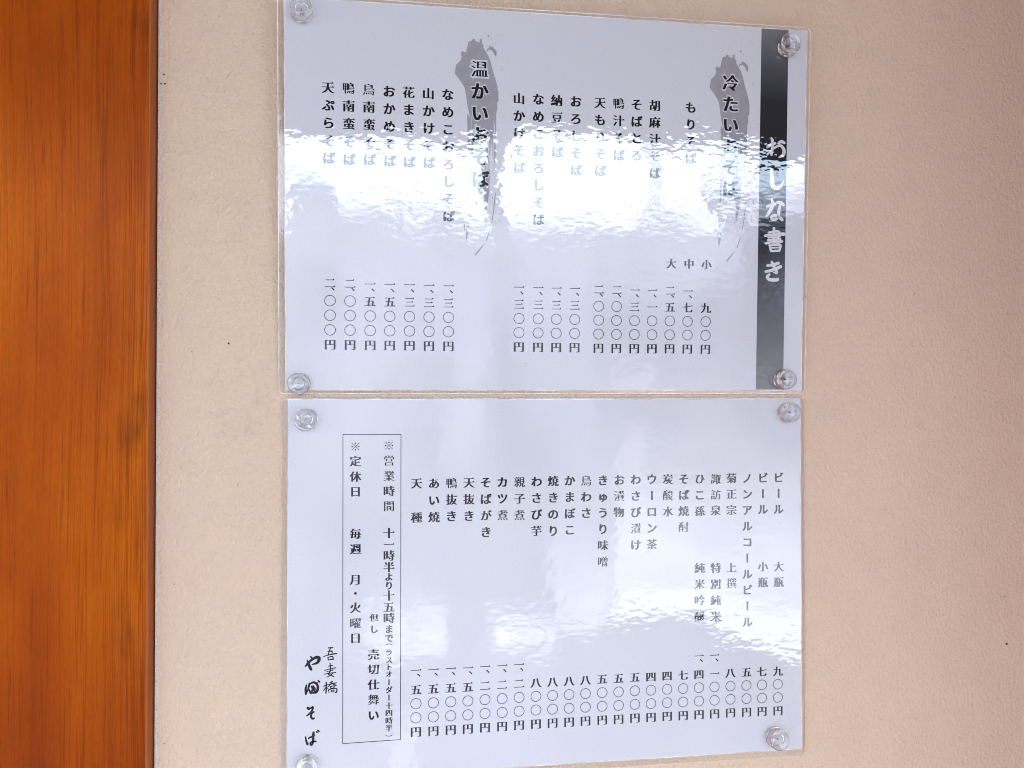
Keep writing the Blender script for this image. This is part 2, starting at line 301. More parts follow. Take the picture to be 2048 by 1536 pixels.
def film_normal(N, seed):
    """hot laminated film: fine orange peel stretched sideways plus slow warps of the sheet"""
    co = obj_co(N)
    fine = N.noise(co, 300.0, 1.2, 0.5, 0.2, stretch=(0.6, 1, 1.0), offset=(seed, 0, 0))
    mid = N.noise(co, 85.0, 1.0, 0.5, 0.0, stretch=(0.7, 1, 1.0), offset=(seed + 3, 0, 0))
    slow = N.noise(co, 13.0, 1.0, 0.4, 0.0, offset=(seed + 7, 0, 0))
    # some areas of the film are smoother than others
    rough_area = N.lerp(N.noise(co, 22.0, 1.0, 0.5, offset=(seed + 1, 0, 4)), 0.35, 0.65, 0.45, 1.0)
    h = N.m('MULTIPLY', N.m('MULTIPLY', fine, FILM_FINE), rough_area)
    h = N.m('MULTIPLY_ADD', mid, FILM_MID, h)
    h = N.m('MULTIPLY_ADD', slow, FILM_SLOW, h)
    b = N.new('ShaderNodeBump')
    b.inputs['Strength'].default_value = 1.0
    b.inputs['Distance'].default_value = 1.0
    N.link(h, b.inputs['Height'])
    return b.outputs[0]

def printed(name, color, seed, coat=1.0):
    """paper or ink lying under the glossy film"""
    m, N, b, out = material(name)
    if callable(color):
        color = color(N)
    N.put(b.inputs['Base Color'], color)
    b.inputs['Roughness'].default_value = 0.9
    b.inputs['Specular IOR Level'].default_value = 0.0
    b.inputs['Coat Weight'].default_value = coat
    b.inputs['Coat Roughness'].default_value = 0.02
    b.inputs['Coat IOR'].default_value = FILM_IOR
    N.link(film_normal(N, seed), b.inputs['Coat Normal'])
    return m

def paper_color(N):
    co = obj_co(N)
    f = N.noise(co, 900.0, 2.0, 0.6)
    soft = N.noise(co, 14.0, 3.0, 0.5, offset=(1, 0, 2))
    c = N.mix(N.lerp(f, 0.35, 0.65, 0, 1), PAPER_A, PAPER_B)
    c = N.mix(N.lerp(soft, .35, .65, 0, .5), c, PAPER_C)
    for x, z, r in ((282, 133, .22), (132, 15, .3), (61, 101, .2), (170, 172, .18), (96, 40, .25)):
        d = N.new('ShaderNodeVectorMath', operation='DISTANCE')
        N.link(co, d.inputs[0])
        d.inputs[1].default_value = (x * MM, 0, z * MM)
        c = N.mix(N.step(d.outputs['Value'], r * MM, r * MM * .5), c, (.10, .09, .09))
    return c

def band_color(N):
    co = obj_co(N)
    s = N.new('ShaderNodeSeparateXYZ')
    N.link(co, s.inputs[0])
    z = N.lerp(s.outputs[2], 0.0, 0.21, 0, 1)
    return N.ramp(z, [(0.0, (.19, .18, .185)), (0.16, (.13, .125, .13)), (0.42, (.016, .016, .02)), (0.6, (.006, .006, .009)),
                      (0.80, (.012, .013, .018)), (0.9, (.06, .06, .068)), (1.0, (.15, .148, .16))])

M = {}
for s, seed in (('upper', 0.0), ('lower', 31.7)):
    M['paper_' + s] = printed('white paper under film, ' + s, paper_color, seed)
    M['ink_' + s] = printed('black ink under film, ' + s, (.004, .004, .006), seed)
def brush_color(N):
    co = obj_co(N)
    s = N.new('ShaderNodeSeparateXYZ')
    N.link(co, s.inputs[0])
    hair = N.noise(co, 900.0, 3.0, .7, stretch=(1, 1, .035))
    blot = N.noise(co, 120.0, 4.0, .6)
    dry = N.m('MULTIPLY', N.lerp(s.outputs[2], .162, .125, .26, .52), N.step(s.outputs[2], .118, .124))          # the brush ran dry along the stroke
    cover = N.step(N.m('SUBTRACT', hair, dry), -.03, .05)
    ink = N.mix(N.lerp(blot, .3, .7, 0, 1), BRUSH_C, tuple(c * 1.18 for c in BRUSH_C))
    return N.mix(cover, PAPER_A, ink)

M['brush'] = printed('grey brush ink under film', brush_color, 0.0)
M['halo'] = printed('pale halo under film', HALO_C, 0.0)
M['band'] = printed('graded dark band under film', band_color, 0.0)
M['title'] = printed('white letters under film', PAPER_B, 0.0)

def clear_film(name, seed):
    m = bpy.data.materials.new(name)
    m.use_nodes = True
    N = Nodes(m.node_tree)
    out = N.new('ShaderNodeOutputMaterial')
    slow = N.noise(obj_co(N), 60.0, 1.0, .5, offset=(seed, 0, 0))
    bp = N.new('ShaderNodeBump')
    bp.inputs['Distance'].default_value = 1.0
    N.link(N.m('MULTIPLY', slow, 1.5e-4), bp.inputs['Height'])
    nrm = bp.outputs[0]
    tr = N.new('ShaderNodeBsdfTransparent')
    tr.inputs[0].default_value = (0.995, 0.995, 0.995, 1)
    df = N.new('ShaderNodeBsdfDiffuse')
    df.inputs[0].default_value = (0.85, 0.83, 0.83, 1)
    mx0 = N.new('ShaderNodeMixShader')
    mx0.inputs[0].default_value = 0.035
    N.link(tr.outputs[0], mx0.inputs[1])
    N.link(df.outputs[0], mx0.inputs[2])
    gl = N.new('ShaderNodeBsdfGlossy')
    gl.inputs['Roughness'].default_value = 0.05
    N.link(nrm, gl.inputs['Normal'])
    fr = N.new('ShaderNodeFresnel')
    fr.inputs['IOR'].default_value = 1.55
    mx = N.new('ShaderNodeMixShader')
    N.link(fr.outputs[0], mx.inputs[0])
    N.link(mx0.outputs[0], mx.inputs[1])
    N.link(gl.outputs[0], mx.inputs[2])
    N.link(mx.outputs[0], out.inputs[0])
    return m

def film_back():
    m = bpy.data.materials.new('clear film, back face')
    m.use_nodes = True
    N = Nodes(m.node_tree)
    out = N.new('ShaderNodeOutputMaterial')
    tr = N.new('ShaderNodeBsdfTransparent')
    tr.inputs[0].default_value = (.99, .99, .99, 1)
    N.link(tr.outputs[0], out.inputs[0])
    return m

M['film_back'] = film_back()
def fused_edge():
    m, N, b, out = material('fused film edge with painted glint')
    b.inputs['Base Color'].default_value = (.93, .93, .95, 1)  # white base paints in the bright lit line along the film edge
    b.inputs['Roughness'].default_value = .25
    tr = N.new('ShaderNodeBsdfTransparent')
    mx = N.new('ShaderNodeMixShader')
    streak = N.noise(obj_co(N), 40.0, 3.0, .6)
    N.link(N.lerp(streak, .35, .65, .25, .85), mx.inputs[0])
    N.link(tr.outputs[0], mx.inputs[1])
    N.link(b.outputs[0], mx.inputs[2])
    N.link(mx.outputs[0], out.inputs[0])
    return m

M['fused'] = fused_edge()
M['film_upper'] = clear_film('clear film margin, upper', 2.0)
M['film_lower'] = clear_film('clear film margin, lower', 33.0)

def plaster():
    m, N, b, out = material('pinkish plaster')
    co = obj_co(N)
    s = N.new('ShaderNodeSeparateXYZ')
    N.link(co, s.inputs[0])
    big = N.noise(co, 7.0, 3.0, 0.55)
    mid = N.noise(co, 45.0, 3.0, 0.6)
    grain = N.noise(co, 1500.0, 2.0, 0.6)
    c = N.mix(N.lerp(big, 0.35, 0.65, 0, 1), WALL_A, WALL_B)
    c = N.mix(N.lerp(mid, 0.3, 0.7, 0, .45), c, WALL_C)
    c = N.mix(N.lerp(grain, 0.3, 0.7, 0.0, 0.12), c, (.30, .23, .19))
    # caulked strip along the post: paler, crumbly
    e = N.m('SUBTRACT', s.outputs[0], -0.139)
    crumb = N.noise(co, 1100.0, 2.0, 0.7)
    ragged = N.noise(co, 260.0, 3.0, 0.7, offset=(0, 0, 3))
    strip = N.m('MULTIPLY', N.step(N.m('MULTIPLY_ADD', ragged, 0.0034, e), 0.0038, 0.0026), .75)
    c = N.mix(strip, c, N.mix(N.lerp(crumb, .36, .5, 0, 1), (.46, .39, .34), (.74, .66, .59)))
    # fly specks and small chips
    spot = None
    for (x, z, r) in SPECKS:
        d = N.new('ShaderNodeVectorMath', operation='DISTANCE')
        N.link(co, d.inputs[0])
        d.inputs[1].default_value = (x * MM, 0, z * MM)
        f = N.step(N.m('ADD', d.outputs['Value'], N.lerp(crumb, .3, .7, -.3 * r * MM, .3 * r * MM)), r * MM * 1.15, r * MM * .75)
        spot = f if spot is None else N.m('MAXIMUM', spot, f)
    c = N.mix(spot, c, (.06, .035, .025))
    # faint grey rub marks
    smudge = N.step(N.noise(co, 16.0, 4.0, 0.65, offset=(5, 0, 9)), .64, .74)
    c = N.mix(N.m('MULTIPLY', smudge, .30), c, (.33, .27, .25))
    N.link(c, b.inputs['Base Color'])
    b.inputs['Roughness'].default_value = 0.9
    b.inputs['Specular IOR Level'].default_value = 0.15
    n1 = N.noise(co, 400.0, 4.0, 0.62, 0.15, stretch=(1.15, 1, 0.85))
    n2 = N.noise(co, 800.0, 2.0, 0.6)
    sm = N.lerp(s.outputs[0], 0.02, 0.27, 1.0, 0.62)      # trowelled flatter towards the right
    h = N.m('MULTIPLY_ADD', n2, 0.00020, N.m('MULTIPLY', n1, WALL_BUMP))
    h = N.m('MULTIPLY', h, sm)
    h = N.m('ADD', h, N.m('MULTIPLY', N.m('MULTIPLY', crumb, .0010), strip))
    bp = N.new('ShaderNodeBump')
    bp.inputs['Distance'].default_value = 1.0
    N.link(h, bp.inputs['Height'])
    N.link(bp.outputs[0], b.inputs['Normal'])
    return m

def varnished_wood():
    m, N, b, out = material('orange varnished wood')
    co = obj_co(N)
    warp = N.noise(co, 9.0, 2.0, 0.5, stretch=(1, 1, .35))
    wv = N.new('ShaderNodeVectorMath', operation='ADD')
    cb = N.new('ShaderNodeCombineXYZ')
    N.link(N.m('MULTIPLY', N.m('SUBTRACT', warp, .5), .012), cb.inputs[0])
    N.link(co, wv.inputs[0])
    N.link(cb.outputs[0], wv.inputs[1])
    p = wv.outputs[0]
    broad = N.noise(p, 30.0, 2.0, .5, stretch=(1, 1, .10))
    mott = N.noise(co, 22.0, 3.0, .6, stretch=(1, 1, .55))
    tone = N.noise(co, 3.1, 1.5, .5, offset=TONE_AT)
    rings = N.noise(p, 210.0, 2.5, .6, stretch=(1, 1, .010))
    fine = N.noise(p, 1100.0, 2.0, .6, stretch=(1, 1, .02))
    pores = N.noise(p, 2400.0, 1.0, .5, stretch=(1, 1, .10))
    s = N.new('ShaderNodeSeparateXYZ')
    N.link(co, s.inputs[0])
    edge = N.lerp(s.outputs[0], -.032, -.004, 0.0, 1.0)
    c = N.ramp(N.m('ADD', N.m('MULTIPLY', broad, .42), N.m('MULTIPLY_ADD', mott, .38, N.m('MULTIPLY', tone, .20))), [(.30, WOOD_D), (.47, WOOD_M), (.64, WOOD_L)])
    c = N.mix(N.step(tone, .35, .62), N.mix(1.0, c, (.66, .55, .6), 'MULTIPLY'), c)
    dense = N.noise(p, 520.0, 2.0, .55, stretch=(1, 1, .006), offset=(.3, 0, 0))
    thin = N.ramp(rings, [(.448, 0.0), (.462, 1.0), (.470, 1.0), (.484, 0.0), (.575, 0.0), (.585, .8), (.592, .8), (.603, 0.0)])
    thick = N.ramp(dense, [(.37, 0.0), (.40, 1.0), (.44, 1.0), (.475, 0.0), (.54, 0.0), (.555, .9), (.58, .9), (.60, 0.0)])
    c = N.mix(N.m('MULTIPLY', thin, .42), c, WOOD_K)
    c = N.mix(N.m('MULTIPLY', thick, N.m('MULTIPLY', edge, .50)), c, WOOD_K)
    c = N.mix(N.lerp(fine, .35, .65, .0, .32), c, WOOD_D)
    c = N.mix(N.m('MULTIPLY', N.step(mott, .54, .66), N.m('MULTIPLY', edge, .55)), c, WOOD_K)
    c = N.mix(N.lerp(pores, .3, .75, .0, .22), c, (.07, .012, .001))
    c = N.mix(N.step(s.outputs[0], -.0012, -.0004), c, N.mix(N.lerp(fine, .3, .7, 0, 1), (.42, .13, .040), (.30, .08, .022)))   # post side painted lighter for its grazing sheen, over rubbed varnish
    N.link(c, b.inputs['Base Color'])
    b.inputs['Roughness'].default_value = .55
    b.inputs['Specular IOR Level'].default_value = .04
    b.inputs['Coat Weight'].default_value = WOOD_COAT
    b.inputs['Coat Roughness'].default_value = .28
    bp = N.new('ShaderNodeBump')
    bp.inputs['Distance'].default_value = 1.0
    N.link(N.m('MULTIPLY_ADD', rings, .00025, N.m('MULTIPLY', fine, .00006)), bp.inputs['Height'])
    N.link(bp.outputs[0], b.inputs['Normal'])
    N.link(bp.outputs[0], b.inputs['Coat Normal'])
    return m

def clear_plastic():
    m, N, b, out = material('clear moulded plastic')
    b.inputs['Base Color'].default_value = (.985, .985, .99, 1)
    b.inputs['Roughness'].default_value = 0.02
    b.inputs['IOR'].default_value = 1.49
    b.inputs['Transmission Weight'].default_value = 1.0
    tr = N.new('ShaderNodeBsdfTransparent')
    mx = N.new('ShaderNodeMixShader')
    mx.inputs[0].default_value = .16
    N.link(b.outputs[0], mx.inputs[1])
    N.link(tr.outputs[0], mx.inputs[2])
    N.link(mx.outputs[0], out.inputs[0])
    return m

def steel():
    m, N, b, out = material('steel needle')
    b.inputs['Base Color'].default_value = (.35, .35, .36, 1)
    b.inputs['Metallic'].default_value = 1.0
    b.inputs['Roughness'].default_value = .3
    return m

def plain(name, c, rough=.8):
    m, N, b, out = material(name)
    n = N.noise(obj_co(N), 4.0, 4.0, .6)
    N.link(N.mix(N.lerp(n, .3, .7, 0, 1), tuple(x * .85 for x in c), c), b.inputs['Base Color'])
    b.inputs['Roughness'].default_value = rough
    return m

M['plaster'] = plaster()
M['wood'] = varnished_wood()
M['plastic'] = clear_plastic()
M['steel'] = steel()
M['shade_canopy'] = plain('unseen brown shade canopy board', (.16, .135, .12))

# ------------------------------------------------------------------ wall, left post; unseen right post and eave slab for shading
bm = bmesh.new()
box(bm, -0.139, 0.62, 0.0, 0.05, -1.3, 1.6)
wall = from_bm('plaster_wall', bm, M['plaster'])
tag(wall, 'pinkish beige textured plaster wall behind the two menus', 'wall')

def post(x0, x1, proud, label):
    bm = bmesh.new()
    box(bm, x0 - x1, 0.0, -proud, 0.06, -1.3, 1.6)
    vert_edges = [e for e in bm.edges if abs(e.verts[0].co.z - e.verts[1].co.z) > 1 and e.verts[0].co.y < 0]
    bmesh.ops.bevel(bm, geom=vert_edges, offset=0.0011, segments=3, affect='EDGES', profile=.5)
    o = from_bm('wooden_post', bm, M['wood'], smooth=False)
    o.location = (x1, 0, 0)
    return tag(o, label, 'post')

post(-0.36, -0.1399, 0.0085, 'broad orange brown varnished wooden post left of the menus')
post(0.405, 0.62, 0.32, 'unseen varnished wooden post added on the right to darken the wall')  # unseen right post, made deep to darken the wall on that side

bm = bmesh.new()
box(bm, -5.0, 5.0, -3.5, -0.02, SHADE_CANOPY_Z, SHADE_CANOPY_Z + 0.15)  # unseen eave slab, sized to shade the wall and bound the sky glare
shade_canopy = from_bm('shade_canopy', bm, M['shade_canopy'])
tag(shade_canopy, 'unseen brown eave slab over the menus, added to shade the wall', 'shade_canopy')

# ------------------------------------------------------------------ lettering
GLYPHS = {}
_fc = bpy.data.curves.new('glyph_source', 'FONT')
_fo = bpy.data.objects.new('glyph_source', _fc)
COL.objects.link(_fo)

def raw_contours(ch):
    """closed outlines of one character, in em units"""
    _fc.body = ch
    dg = bpy.context.evaluated_depsgraph_get()
    cu = _fo.evaluated_get(dg).to_curve(dg)
    res = []
    for sp in cu.splines:
        bp = sp.bezier_points
        pts = []
        n = len(bp)
        for i in range(n):
            a, b = bp[i], bp[(i + 1) % n]
            p0, p1, p2, p3 = (Vector(v[:2]) for v in (a.co, a.handle_right, b.handle_left, b.co))
            d = p3 - p0
            L = d.length
            straight = L < 1e-6 or (abs(d.cross(p1 - p0)) / L < 0.004 and abs(d.cross(p2 - p0)) / L < 0.004)
            k = 1 if straight else 6
            for j in range(k):
                t = j / k
                u = 1 - t
                pts.append(p0 * u ** 3 + p1 * 3 * u * u * t + p2 * 3 * u * t * t + p3 * t ** 3)
        clean = []
        for q in pts:
            if not clean or (q - clean[-1]).length > 1e-3:
                clean.append(q)
        if len(clean) > 1 and (clean[0] - clean[-1]).length < 1e-3:
            clean.pop()
        if len(clean) > 2:
            res.append(clean)
    return res

def area(c):
    return sum(c[i - 1].x * c[i].y - c[i].x * c[i - 1].y for i in range(len(c))) / 2

def inside(p, c):
    odd = False
    for i in range(len(c)):
        a, b = c[i - 1], c[i]
        if (a.y > p.y) != (b.y > p.y) and p.x < (b.x - a.x) * (p.y - a.y) / (b.y - a.y) + a.x:
            odd = not odd
    return odd

def grow(c, dx, dy, sgn):
    """push an outline along its normal, by dx sideways and dy up and down"""
    n = len(c)
    res = []
    for i in range(n):
        e1 = (c[i] - c[i - 1]).normalized()
        e2 = (c[(i + 1) % n] - c[i]).normalized()
        n1 = Vector((e1.y, -e1.x)) * sgn
        n2 = Vector((e2.y, -e2.x)) * sgn
        mt = (n1 + n2) / max(0.45, 1 + n1.dot(n2))
        res.append(Vector((c[i].x + mt.x * dx, c[i].y + mt.y * dy)))
    return res

KANA = set('おかいそばたなめこまきぷらけしもりろとわさびのぼゅうりよでやビールノンアコウロカツラスオダト・') | {'、', 'ー', '（', '）', '※'}

def ring_pts(cx, cy, r, n=40):
    return [Vector((cx + r * math.cos(2 * math.pi * i / n), cy + r * math.sin(2 * math.pi * i / n))) for i in range(n)]

def glyph(ch, style='mincho'):
    """triangles of one character centred on (0, 0), em = 1; list of (points, triangles)"""
    key = (ch, style)
    if key in GLYPHS:
        return GLYPHS[key]
    tri_sets = []
    if ch == '〇':
        cs = [ring_pts(0, 0, .488), ring_pts(0, 0, .432)]
        extra = []
    elif ch == '※':
        cs, extra = [], []
        for sx in (1, -1):
            a = Vector((.36 * sx, .36))
            b = -a
            nrm = Vector((a.y, -a.x)).normalized() * .026
            extra.append([a + nrm, b + nrm, b - nrm, a - nrm])
        for px, py in ((0, .31), (0, -.31), (.31, 0), (-.31, 0)):
            cs.append(ring_pts(px, py, .075, 14))
    else:
        cs = raw_contours(ch)
        sgn = 1.0 if area(max(cs, key=lambda c: abs(area(c)))) > 0 else -1.0
        lo_x = min(p.x for c in cs for p in c)
        hi_x = max(p.x for c in cs for p in c)
        cx, cy = .5, .38
        if ch in '、':
            cx, cy = .5 - .55, .38 - .52
        if ch in '（）':
            cx = (lo_x + hi_x) / 2
        cs = [[Vector((p.x - cx, p.y - cy)) for p in c] for c in cs]
        if ch in 'ー（）':
            cs = [[Vector((p.y, -p.x)) for p in c] for c in cs]
        if style == 'halo':
            cs = [grow(c, .085, .085, sgn) for c in cs if area(c) * sgn > 0]
            extra = []
        else:
            kana = ch in KANA
            gx, gy = (.004, .014) if kana else (.004, -.008)
            if ch in '一二三':
                gx, gy = .0, -.010
            if ch in '、・（）':
                gx, gy = .012, .012
            extra = []
            if not kana:
                for c in cs:
                    n = len(c)
                    for i in range(n):
                        a, b = c[i], c[(i + 1) % n]
                        p, q = c[i - 1], c[(i + 2) % n]
                        # short upright end of a level stroke, ink on its left
                        lo, hi, pl, ph = (a, b, p, q) if a.y < b.y else (b, a, q, p)
                        L = hi.y - lo.y
                        if .045 < L < .11 and abs(a.x - b.x) < .02 and abs(pl.y - lo.y) < .02 and abs(ph.y - hi.y) < .02 \
                           and lo.x - pl.x > .10 and hi.x - ph.x > .10:
                            x, y = hi.x, hi.y - .019
                            extra.append([Vector((x - .17, y - .004)), Vector((x - .05, y + .10)), Vector((x + .015, y - .004))])
            if len(cs) > 6 or ch in '鴨鳥温営業煮':
                gx, gy = .0, -.014
            cs = [grow(c, gx, gy, sgn) for c in cs]
    pts, tris = [], []
    if style == 'halo':
        groups = [[c] for c in cs]
    elif ch == '※':
        groups = [[c] for c in cs]
    elif ch == '〇':
        groups = [cs]
    else:
        solid = [c for c in cs if area(c) * sgn > 0]
        groups = [[c] for c in solid]
        for hole in cs:
            if area(hole) * sgn <= 0:
                own = [g for g in groups if inside(hole[0], g[0])]
                if own:
                    min(own, key=lambda g: abs(area(g[0]))).append(hole)
    layer = 0
    # upright strokes are heavier than level ones: the outline is laid down side by side
    if style != 'halo' and ch not in '〇※一二三、・（）':
        groups = [[[Vector((p.x + o, p.y)) for p in c] for c in g] for o in ((-.022, 0.0, .022) if len(cs) > 6 or ch in '鴨鳥温営業煮' else (-.040, 0.0, .040)) for g in groups]
    for g in groups + [[e] for e in extra]:
        base = len(pts)
        flat = [p for c in g for p in c]
        for t in tessellate_polygon([[Vector((p.x, p.y, 0)) for p in c] for c in g]):
            a, b, c3 = (flat[k] for k in t)
            cr = (b - a).cross(c3 - a)
            if abs(cr) < 1e-9:
                continue
            tris.append(tuple(base + k for k in (t if cr > 0 else t[::-1])))
        pts += [(p.x, p.y, layer) for p in flat]
        layer += 1
    GLYPHS[key] = (pts, tris)
    return GLYPHS[key]

class Print:
    """flat printed shapes on a sheet, in the sheet's own millimetres (x right, z up)"""
    def __init__(self, depth):
        self.v, self.f, self.d = [], [], depth

    def add(self, ch, x, z, em, style='mincho', sx=1.0, jitter=0.0):
        if ch in '　 ':
            return
        pts, tris = glyph(ch, style)
        b = len(self.v)
        self.v += [((x + p[0] * em * sx) * MM, -(self.d + p[2] * .0025) * MM, (z + p[1] * em) * MM) for p in pts]
        self.f += [tuple(b + k for k in t) for t in tris]

    def poly(self, pts, lift=0.0):
        b = len(self.v)
        vs = [Vector((p[0], p[1], 0)) for p in pts]
        for t in tessellate_polygon([vs]):
            a, c, d = (vs[k] for k in t)
            cr = (c - a).cross(d - a).z
            if abs(cr) > 1e-9:
                self.f.append(tuple(b + k for k in (t if cr > 0 else t[::-1])))
        self.v += [(p[0] * MM, -(self.d + lift) * MM, p[1] * MM) for p in pts]

    def stroke(self, pts, lift=0.0, fat=1.0):
        """a brush stroke: centre line with half widths, smoothed, round ended"""
        P = [Vector(p) for p in pts]
        ctr = []
        n = len(P)
        for i in range(n - 1):
            p0, p1, p2, p3 = P[max(i - 1, 0)], P[i], P[i + 1], P[min(i + 2, n - 1)]
            for j in range(7):
                t = j / 7
                ctr.append(.5 * ((2 * p1) + (p2 - p0) * t + (2 * p0 - 5 * p1 + 4 * p2 - p3) * t * t + (3 * p1 - p0 - 3 * p2 + p3) * t ** 3))
        ctr.append(P[-1])
        left, right = [], []
        m = len(ctr)
        for i, c in enumerate(ctr):
            d = ctr[min(i + 1, m - 1)] - ctr[max(i - 1, 0)]
            d = Vector((d.x, d.y)).normalized()
            nn = Vector((-d.y, d.x)) * max(c.z, .05) * fat
            left.append((c.x + nn.x, c.y + nn.y))
            right.append((c.x - nn.x, c.y - nn.y))
        b = len(self.v)
        rows = []
        for i in range(m):
            rows.append((b + 2 * i, b + 2 * i + 1))
            for q in (left[i], right[i]):
                self.v.append((q[0] * MM, -(self.d + lift) * MM, q[1] * MM))
        for (l0, r0), (l1, r1) in zip(rows, rows[1:]):
            self.f.append((r0, r1, l1, l0))
        for k, e in ((0, ctr[0]), (1, ctr[-1])):          # round ends a hair higher
            c = ring_pts(e.x, e.y, max(e.z, .05) * fat * .98, 16)
            self.poly([(q.x, q.y) for q in c], lift + .0012 * (k + 1))

    def done(self, name, mat, parent):
        me = bpy.data.meshes.new(name)
        me.from_pydata(self.v, [], self.f)
        me.update()
        bm = bmesh.new()
        bm.from_mesh(me)
        for f in bm.faces:
            f.normal_update()
            if f.normal.y > 0:
                f.normal_flip()
        bm.to_mesh(me)
        bm.free()
        return link_mesh(name, me, mat, parent)

def run(run_data, em, depth, name, mat, parent, style='mincho'):
    t, x0, z0, x1, z1 = run_data
    n = len(t)
    pr = Print(depth)
    for i, ch in enumerate(t):
        k = i / (n - 1) if n > 1 else 0
        pr.add(ch, x0 + (x1 - x0) * k, z0 + (z1 - z0) * k, em, style)
    return pr.done(name, mat, parent)

def price(t, x, z, pitch, em, parent, mat, k_comma, k_first):
    pr = Print(.02)
    has = '、' in t
    seq = t[::-1]
    pos = 0
    for ch in seq:
        if ch == '、':
            pr.add(ch, x, z + k_comma * pitch, em)
        else:
            k = pos if not (has and pos == 4) else k_first
            if ch == '二' and has and pos == 4:
                pr.add(ch, x, z + k * pitch, em)
            else:
                pr.add(ch, x, z + k * pitch, em)
            pos += 1
    return pr.done('price', mat, parent)

# ------------------------------------------------------------------ laminated sheets
def rounded(x0, x1, z0, z1, r, n=7):
    pts = []
    for cx, cz, a0 in ((x1 - r, z1 - r, 0), (x0 + r, z1 - r, 90), (x0 + r, z0 + r, 180), (x1 - r, z0 + r, 270)):
        for i in range(n):
            a = R(a0 + 90 * i / (n - 1))
            pts.append((cx + r * math.cos(a), cz + r * math.sin(a)))
    return pts

def sheet(name, loc, tilt, w, h, margins, s, seed):
    root = empty(name, [c * MM for c in loc], (R(tilt), 0, 0))
    bm = bmesh.new()
    box(bm, 0, w * MM, 0, .18 * MM, 0, h * MM)
    from_bm('paper', bm, M['paper_' + s], root)
    l, r, t, b = margins
    inner = rounded(0, w, 0, h, .03)
    outer = rounded(-l, w + r, -b, h + t, 3.2)
    # (distance from the paper edge, depth); the last ones count back from the outer rim
    prof = [(0.0, -.02, 0), (.12, -.018, 0), (.45, .010, 0), (.80, .047, 0), (-.5, .075, 1), (-.08, .11, 1), (0, .17, 1), (0, .28, 1), (-.2, .33, 1), (0.0, .33, 0)]
    bm = bmesh.new()
    loops = []
    rng = random.Random(seed)
    nseg = []
    # subdivide the straight sides so the fused edge can waver a little
    def dense(lp):
        res = []
        n = len(lp)
        for i in range(n):
            a, c = lp[i], lp[(i + 1) % n]
            k = 40 if i % 7 == 6 else 1
            for j in range(k):
                res.append((a[0] + (c[0] - a[0]) * j / k, a[1] + (c[1] - a[1]) * j / k))
        return res
    di, do = dense(inner), dense(outer)
    n = len(di)
    wav = [rng.uniform(-1, 1) for _ in range(n)]
    wav = [sum(wav[(i + j) % n] for j in range(-3, 4)) / 4 for i in range(n)]
    for d_, y, rim in prof:
        lp = []
        for i in range(n):
            vx, vz = do[i][0] - di[i][0], do[i][1] - di[i][1]
            L = math.hypot(vx, vz)
            if rim and L < 1.7:
                d_ = max(d_, -.22)
            d = L + d_ if rim else min(d_ * (1 + .08 * wav[i]), L - .26)
            lp.append(bm.verts.new(((di[i][0] + vx * d / L) * MM, y * MM, (di[i][1] + vz * d / L) * MM)))
        loops.append(lp)
    for a, c in zip(loops, loops[1:]):
        for i in range(n):
            bm.faces.new((a[i], a[(i + 1) % n], c[(i + 1) % n], c[i]))
    bmesh.ops.recalc_face_normals(bm, faces=bm.faces)
    for f in bm.faces:
        if min(v.co.y for v in f.verts) > .3 * MM:
            f.material_index = 1
    for i in range(n):
        for k in (0, 1, 4, 5, 6):
            q = (loops[k][i], loops[k][(i + 1) % n], loops[k + 1][(i + 1) % n], loops[k + 1][i])
            fc = bm.faces.get(q)
            if fc:
                fc.material_index = 2
    mo = from_bm('laminate_margin', bm, M['film_' + s], root, smooth=True)
    mo.data.materials.append(M['film_back'])
    mo.data.materials.append(M['fused'])
    return root

A = sheet('menu_sheet', (-71.5, -2.0, 1.55), 2.3, 296.7, 210.2, (3.9, 2.7, 2.3, 2.5), 'upper', 1)
tag(A, 'upper laminated soba menu with dark title band and two grey brush marks', 'menu')
B = sheet('menu_sheet', (-70.2, -1.2, -210.4), 0.0, 295.3, 206.3, (3.7, 2.7, 1.1, 4.3), 'lower', 2)
tag(B, 'lower laminated drinks and snacks menu with framed opening hours notice', 'menu')

inkA, inkB = M['ink_upper'], M['ink_lower']
# upper sheet
pr = Print(.02)
pr.poly(BAND_A)
pr.done('title_band', M['band'], A)
pr = Print(.045)
k = 0
for g in TITLE_A:
    for st in g:
        pr.stroke(st, k * .004, 1.25)
        k += 1
pr.done('menu_title', M['title'], A)
brush_me = None
for ax, az_ in BRUSH_AT:
    pr = Print(.02)
    for pl in BRUSH:
        pr.poly([(x + ax, z + az_) for x, z in pl])
    pr.done('brush_mark', M['brush'], A)
for d in TITLES_A:
    run(d, 9.9, .032, 'title_halo', M['halo'], A, 'halo')
    run(d, 9.9, .07, 'section_title', inkA, A)
for d in DISHES_A:
    run(d, 6.75, .02, 'dish_name', inkA, A)
for d in SIZES_A:
    run(d, 6.2, .02, 'portion_size', inkA, A)
for t, x, z in PRICES_A:
    price(t, x, z, 7.95, 6.3, A, inkA, 3.62, 4.2)
